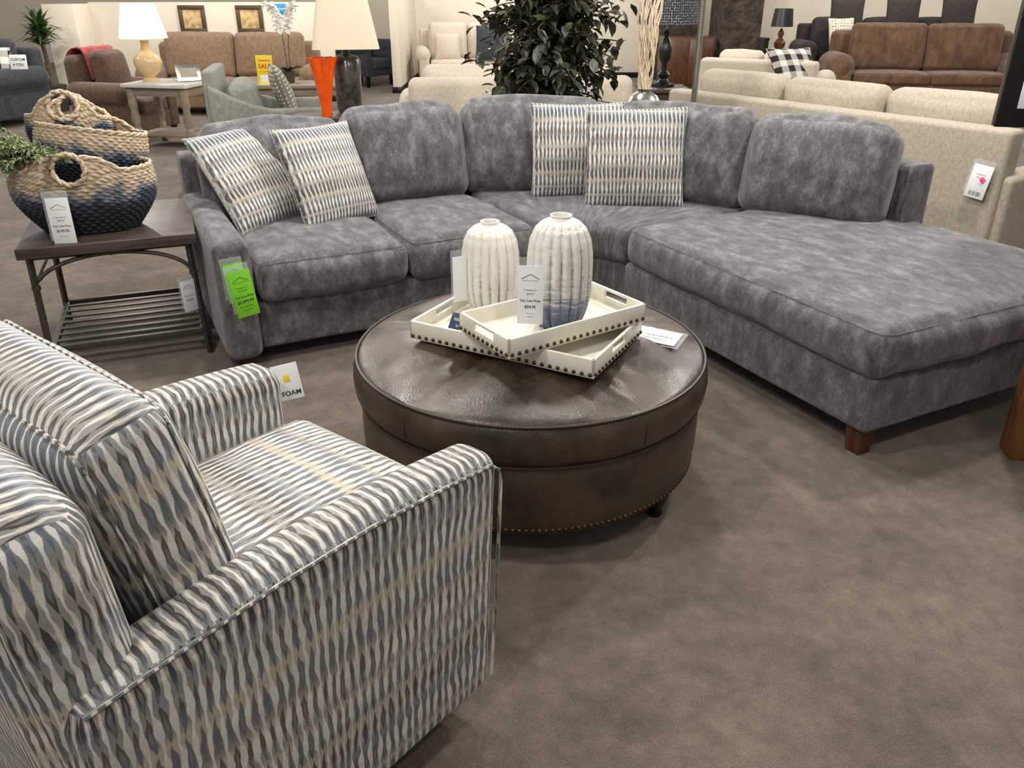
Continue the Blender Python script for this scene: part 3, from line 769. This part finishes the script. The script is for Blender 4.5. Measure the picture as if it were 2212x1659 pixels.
# ---------------------------------------------------------------- background tables and lamps
def table(name,label,loc,deg,W,D,H,mat,topmat=None,shelf=None,turned=False,lg=.035):
    T=thing(name,label,'table',loc,math.radians(deg))
    part(T,'table_top',rbox(W,D,.04,.008,2,2,c=(0,0,H-.02)),topmat or mat)
    part(T,'apron',box(-W/2+.05,W/2-.05,-D/2+.05,D/2-.05,H-.13,H-.04,.004),mat)
    for sx in (-1,1):
        for sy in (-1,1):
            x,y=sx*(W/2-.07),sy*(D/2-.07)
            if turned: g=lathe([(0,0),(lg*.7,0),(lg,.03),(lg*.6,.07),(lg,.12),(lg,.2),(lg*.7,.22),(lg*1.15,.3),(lg*.8,H*.6),(lg*1.1,H*.68),(lg,H*.72),(lg,H-.05)],16,c=(x,y,0))
            else: g=box(x-lg,x+lg,y-lg,y+lg,0,H-.05,.004)
            part(T,'leg',g,mat)
    if shelf: part(T,'shelf',rbox(W-.1,D-.1,.03,.006,1,2,c=(0,0,shelf)),mat)
    return T
def lamp(label,loc,prof,bmat,r0,r1,z0,z1,smat,seg=40,sq=False,deg=0):
    T=thing('table_lamp',label,'lamp',loc,math.radians(deg))
    part(T,'lamp_base',lathe(prof,seg),bmat)
    zt=prof[-1][1]
    part(T,'neck',tube([(0,0,zt-.02),(0,0,z1-.02)],.008,8),CHROME)
    if sq:
        g=G(); V=[];F=[]
        lv=[(r0,z0),(r1,z1),(r1-.006,z1),(r0-.006,z0)]
        for r,z in lv:
            for (x,y) in rr(2*r,2*r,.05*r/r0,4): V.append((x,y,z))
        m=len(V)//4
        for i in range(4):
            for j in range(m):
                k=(j+1)%m; F.append((i*m+j,i*m+k,((i+1)%4)*m+k,((i+1)%4)*m+j))
        g.add(V,F)
    else: g=lathe([(r0,z0),(r1,z1),(r1-.005,z1),(r0-.005,z0),(r0,z0)],48)
    part(T,'lamp_shade',g,smat)
    return T
table('end_table','weathered gray end table with turned legs and lower shelf',(-3.80,9.50,0),-12,.78,.60,.68,GWOOD,MARB,.14,True,.045)
lamp('table lamp with honey ceramic base and glowing white shade',(-4.0,9.55,.68),[(0,0),(.09,0),(.09,.02),(.05,.04),(.06,.06),(.13,.12),(.15,.2),(.13,.26),(.05,.32),(.04,.4),(.05,.42),(0,.43)],GOLDC,.25,.17,.44,.78,SHADEG)
g=box(-.13,.13,-.01,.01,0,.18,.004); g.merge(box(-.09,.09,-.012,-.009,.04,.14,.001,1))
solo('picture_frame',g,[CHROME,BEIGE],'small leaning silver picture frame on the end table','picture frame',(-3.55,9.5,.683),(-.35,0,.5))
table('console_table','dark narrow console table behind the gray sofa',(-1.30,6.65,0),20,.9,.36,.72,WOODD)
lamp('table lamp with mottled dark cylinder base and beige square shade',(-1.28,6.72,.72),[(0,0),(.09,0),(.095,.01),(.095,.02),(.1,.03),(.105,.38),(.09,.41),(.03,.43),(.025,.47),(0,.47)],DKGL,.25,.165,.475,.92,SHADE,sq=True,deg=12)
def ofn(r,th,z,i): return r*(1+.20*(z/.42)**1.5*math.cos(6*th))
solo('orange_glass_vase',lathe([(0,0),(.04,0),(.045,.01),(.038,.05),(.05,.15),(.066,.26),(.080,.36),(.098,.42),(.092,.42),(.072,.35),(.055,.22),(.035,.1),(0,.06)],60,ofn),ORNG,'bright orange fluted glass vase on the console table','vase',(-1.42,6.5,.72))
table('coffee_table','weathered gray wood coffee table',(-2.75,11.0,0),4,1.3,.65,.52,GWOOD,None,.12,True,.04)
T=thing('potted_orchid','white orchid in a small pot on the coffee table','plant',(-2.85,11.0,.52))
part(T,'pot',lathe([(0,0),(.07,0),(.09,.14),(.08,.14),(0,.1)],24),TERRA)
g=G(); fl=G()
for s in range(2):
    pts=[Vector((s*.03,0,.12))]
    for i in range(1,15): pts.append(Vector((.03*s+(1 if s else -1)*.012*i*(i/14)**1.2*(.9),.02*s,.12+.78*math.sin(i/14*1.45))))
    g.merge(tube(pts,.005,6))
    for i in range(7,15):
        p=pts[i]+Vector((random.uniform(-.03,.03),-.02,0))
        for m in range(5): 
            a=m*2*pi/5; leafg(fl,p,Vector((math.cos(a),-.2,math.sin(a))),.075,.07)
for m in range(7): leafg(g,Vector((0,0,.13)),Vector((math.cos(m*.9),math.sin(m*.9),.4)),.22,.06)
part(T,'leaves_and_stems',g,LEAF); part(T,'blossoms',fl,PETAL)
g=box(-.10,.10,-.012,0,0,.34,.003); g2=textg("Clearance",.039,1,0,.27,0,True); g2.merge(textg("SALE",.072,1,0,.19,0,True)); g2.merge(textg("UP TO 50% OFF",.020,1,0,.14,0))
g.merge(g2,T3(0,-.0135,0)@RX(pi/2)); g.merge(box(-.065,.065,-.015,-.0125,.03,.11,.001,2)); g.merge(box(-.09,.09,-.06,.05,0,.004,.002,2))
solo('sale_sign',g,[YEL,INKR,WHITE],'yellow Clearance SALE sign with red lettering on the coffee table','sign',(-3.08,10.8,.522),(0,0,.1))
g=box(-.1,.1,-.01,0,0,.17,.003); g2=textg("CUSTOM",.042,1,0,.10,0,True); g2.merge(textg("4 YOU",.045,1,0,.04,0,True)); g.merge(g2,T3(0,-.0115,0)@RX(pi/2))
solo('store_sign',g,[WHITE,INK],'white sign reading CUSTOM 4 YOU resting on the charcoal sofa arm','sign',(-6.08,10.7,.705),(-.15,0,.1))
FW=wood('frame_wood',lin(60,46,32),lin(96,76,52)); BPRT=simple('botanical_print',lin(196,168,120),.8,0,14,.45)
for x in (-4.85,-3.98):
    T=thing('framed_picture','square brown framed botanical print on cream wall','picture',(x,13.5,1.0),group='framed botanical prints')
    g=G()
    for (a,b,c_,d) in ((-.2,.2,0,.06),(-.2,.2,.32,.38),(-.2,-.14,.06,.32),(.14,.2,.06,.32)): g.merge(box(a,b,-.04,-.002,c_,d,.008))
    part(T,'frame',g,FW)
    part(T,'print',box(-.14,.14,-.02,-.005,.06,.32,.002),BPRT)
g=box(-.11,.11,-.01,0,0,.14,.002); g2=textg("CUSTOM",.045,1,0,.05,0,True); g.merge(g2,T3(0,-.0115,0)@RX(pi/2))
solo('wall_sign',g,[BLUE,WHITE],'small blue sign mounted on the partition wall','sign',(-3.52,13.49,1.26))
def palm(label,loc,H,n,L):
    T=thing('potted_palm',label,'plant',loc)
    part(T,'pot',lathe([(0,0),(.16,0),(.2,.36),(.18,.36),(0,.3)],28),TERRA)
    part(T,'trunk',tube([(0,0,.3),(.02,0,H*.6),(0,0,H)],.03,8),BARK)
    g=G()
    for i in range(n):
        a=random.uniform(0,2*pi); e=random.uniform(.1,1.4); d=Vector((math.cos(a)*math.cos(e),math.sin(a)*math.cos(e),math.sin(e))); p=Vector((0,0,H*random.uniform(.75,1)))
        ll=L*random.uniform(.6,1); s=d.cross(Vector((0,0,1))).normalized()*.02; q=[]
        for k in range(7):
            t=k/6; c=p+d*ll*t+Vector((0,0,-.35*ll*t*t)); wv=s*math.sin(pi*(.12+.88*t))*1.2
            q.append((c-wv,c+wv))
        V=[x for pr_ in q for x in pr_]; g.add(V,[(2*k,2*k+1,2*k+3,2*k+2) for k in range(6)])
    part(T,'fronds',g,simple('palm_leaf',lin(58,84,42),.5,0,10,.4))
palm('tall green potted dracaena palm behind the charcoal sofa',(-6.62,12.35,0),1.15,140,.5)
# ficus
T=thing('ficus_tree','tall artificial ficus tree with glossy dark green leaves','tree',(.27,6.25,0))
part(T,'pot',lathe([(0,0),(.15,0),(.19,.3),(.17,.3),(0,.26)],30),TERRA)
g=G(); tips=[]
for s in range(6):
    a0=s*pi/3; pts=[]; rad=[]
    for i in range(22):
        t=i/21; z=.25+1.45*t; rr0=.035+.20*max(0,t-.25)**1.3
        a=a0+2.4*t; pts.append(Vector((rr0*math.cos(a)+.01*math.sin(9*t+s),rr0*math.sin(a),z))); rad.append(.017*(1-.7*t))
        if t>.36:
            for m in range(3):
                b=random.uniform(0,2*pi); d=Vector((math.cos(b),math.sin(b),random.uniform(-.1,.6))); L=random.uniform(.24,.50)*(1.1-.3*t)
                bp_=[pts[-1]]
                for k in range(1,6): bp_.append(pts[-1]+d*L*k/5+Vector((0,0,-.16*L*(k/5)**2*2)))
                g.merge(tube(bp_,.004,4)); tips.append(bp_)
    g.merge(tube(pts,.015,8,radii=rad))
part(T,'trunk',g,BARK)
lf=G()
for b in tips:
    for k in range(11):
        p=b[random.randint(1,5)]+Vector([random.uniform(-.05,.05) for _ in range(3)])
        leafg(lf,p,Vector((random.uniform(-1,1),random.uniform(-1,1),random.uniform(-1.3,.3))),random.uniform(.085,.13),random.uniform(.05,.07),0,.15)
part(T,'foliage',lf,LEAF)
table('side_table','small dark side table behind the gray sofa corner',(1.02,6.6,0),20,.4,.4,.74,WOODD)
T=thing('vase_with_branches','silver vase holding tall bleached curly willow branches','vase',(1.02,6.6,.74))
part(T,'vase',lathe([(0,0),(.08,0),(.12,.03),(.13,.07),(.10,.12),(.05,.15),(.06,.17),(.05,.17),(0,.12)],40),CHROME)
g=G()
for s in range(34):
    a=random.uniform(0,2*pi); pts=[];ph=random.uniform(0,6)
    for i in range(40):
        t=i/39; r=.02+.09*t; pts.append((r*math.cos(a)+.022*math.sin(16*t+ph),r*math.sin(a)+.022*math.cos(14*t+ph),.08+1.15*t))
    g.merge(tube(pts,.005,5))
part(T,'branches',g,TWIG)
table('side_table','dark side table under the black lamp',(1.58,9.0,0),0,.5,.5,.68,WOODD)
lamp('black turned table lamp with dark patterned drum shade',(1.58,9.0,.68),[(0,0),(.12,0),(.12,.03),(.06,.05),(.04,.08),(.065,.12),(.03,.16),(.03,.22),(.06,.28),(.07,.36),(.05,.44),(.02,.48),(.035,.51),(.015,.54),(0,.56)],BLACK,.31,.28,.60,.95,dotty('lattice_shade',lin(28,30,38),lin(130,130,132),42,.5))
T=thing('floor_lamp','brushed chrome floor lamp pole behind the gray sofa','floor lamp',(1.20,5.62,0))
part(T,'base',lathe([(0,0),(.15,0),(.15,.015),(.03,.03),(0,.03)],40),CHROME)
part(T,'pole',tube([(0,0,.02),(0,0,1.75)],.020,16),CHROME)
part(T,'lamp_shade',lathe([(.2,1.7),(.15,1.98),(.145,1.98),(.195,1.7),(.2,1.7)],40),SHADE)
# far items
struct('trim_1',box(3.7,4.4,15.6,16.6,0,3.2,.01),STONE)
struct('trim_2',box(2.75,3.65,16.9,17.5,0,2.2,.01),STONE)
T=thing('cabinet','medium brown wooden cabinet by the stone column','cabinet',(3.1,15.6,0))
part(T,'body',rbox(.9,.5,.85,.01,1,2,c=(0,0,.425)),WOODL); part(T,'door',box(-.42,-.01,-.27,-.25,.06,.81,.004),WOODL); part(T,'door',box(.01,.42,-.27,-.25,.06,.81,.004),WOODL)
for x in (-.05,.05): part(T,'knob',lathe([(0,0),(.015,.01),(0,.03)],10,c=(0,0,0)),NAIL).location=(x,-.30,.5)
table('side_table','gray side table beside the dark sofa',(4.25,14.1,0),0,.8,.6,.66,GWOOD)
lamp('small table lamp with dark base and black shade',(4.30,14.1,.66),[(0,0),(.08,0),(.08,.03),(.03,.05),(.08,.1),(.09,.16),(.03,.24),(.05,.3),(.02,.36),(0,.38)],WOODL,.17,.14,.4,.66,BLACK)
solo('canister',lathe([(0,0),(.09,0),(.09,.2),(.1,.2),(.1,.24),(0,.25)],30),BLACK,'black canister with lid on the side table','canister',(4.0,14.0,.66))
T=thing('hanging_display_panel','black hanging display panel with white paper labels','panel',(2.200,3.70,.985),math.radians(-12))
part(T,'panel',rbox(1.0,.05,1.1,.006,1,2,c=(.42,0,.62)),BLACK)
part(T,'label',box(-.01,.11,-.036,-.030,.15,.27,.001).merge(textg("SALE",.03,1),T3(.05,-.0372,.20)@RX(pi/2)),[WHITE,INK])
part(T,'label',box(.0,.06,-.036,-.030,.46,.53,.001),WHITE)
for x in (.1,.8): part(T,'cable',tube([(x,0,1.15),(x,0,2.40)],.004,6),CHROME)
table('console_table','honey brown wooden console table with thick square legs',(2.43,2.40,0),-10,1.2,.5,.76,wood('honey_wood',lin(92,56,30),lin(140,92,54),.4,(14,14,2)),None,None,False,.055)
# ---------------------------------------------------------------- lights
def pl_(x,y,z,e,r=.12,c=(1,.95,.885)):
    L=bpy.data.lights.new('ceiling_spot','POINT'); L.energy=e; L.shadow_soft_size=r; L.color=c
    o=bpy.data.objects.new('ceiling_spot',L); COL.objects.link(o); o.location=(x,y,z)
for x,y,e in [(-1.3,4.5,180),(.4,3.9,150),(-1.3,1.6,150),(2.4,4.1,250),(-1.0,-.3,90),(1.7,1.0,75),(0.2,6.8,110),(3.2,6.6,140),(-3.6,6.4,140),(-5,10.5,230),(-1.8,11.5,190),(2.2,11.5,220),(6.2,10.8,230),(-7.5,8.6,150),(0,15.3,230),(6,14.4,170),(-4,12.6,100),(10,14,150)]:
    pl_(x,y,3.25,e)
W=bpy.data.worlds.new('world'); sc.world=W; W.use_nodes=True; W.node_tree.nodes['Background'].inputs[0].default_value=(1,.96,.91,1); W.node_tree.nodes['Background'].inputs[1].default_value=.32
cam=bpy.data.cameras.new('camera'); co=bpy.data.objects.new('camera',cam); COL.objects.link(co); sc.camera=co
cam.sensor_width=36; cam.lens=1750/2212*36; co.location=(0,0,1.6); co.rotation_euler=(math.radians(64),0,0); cam.clip_start=.02
sc.view_settings.view_transform='Standard'
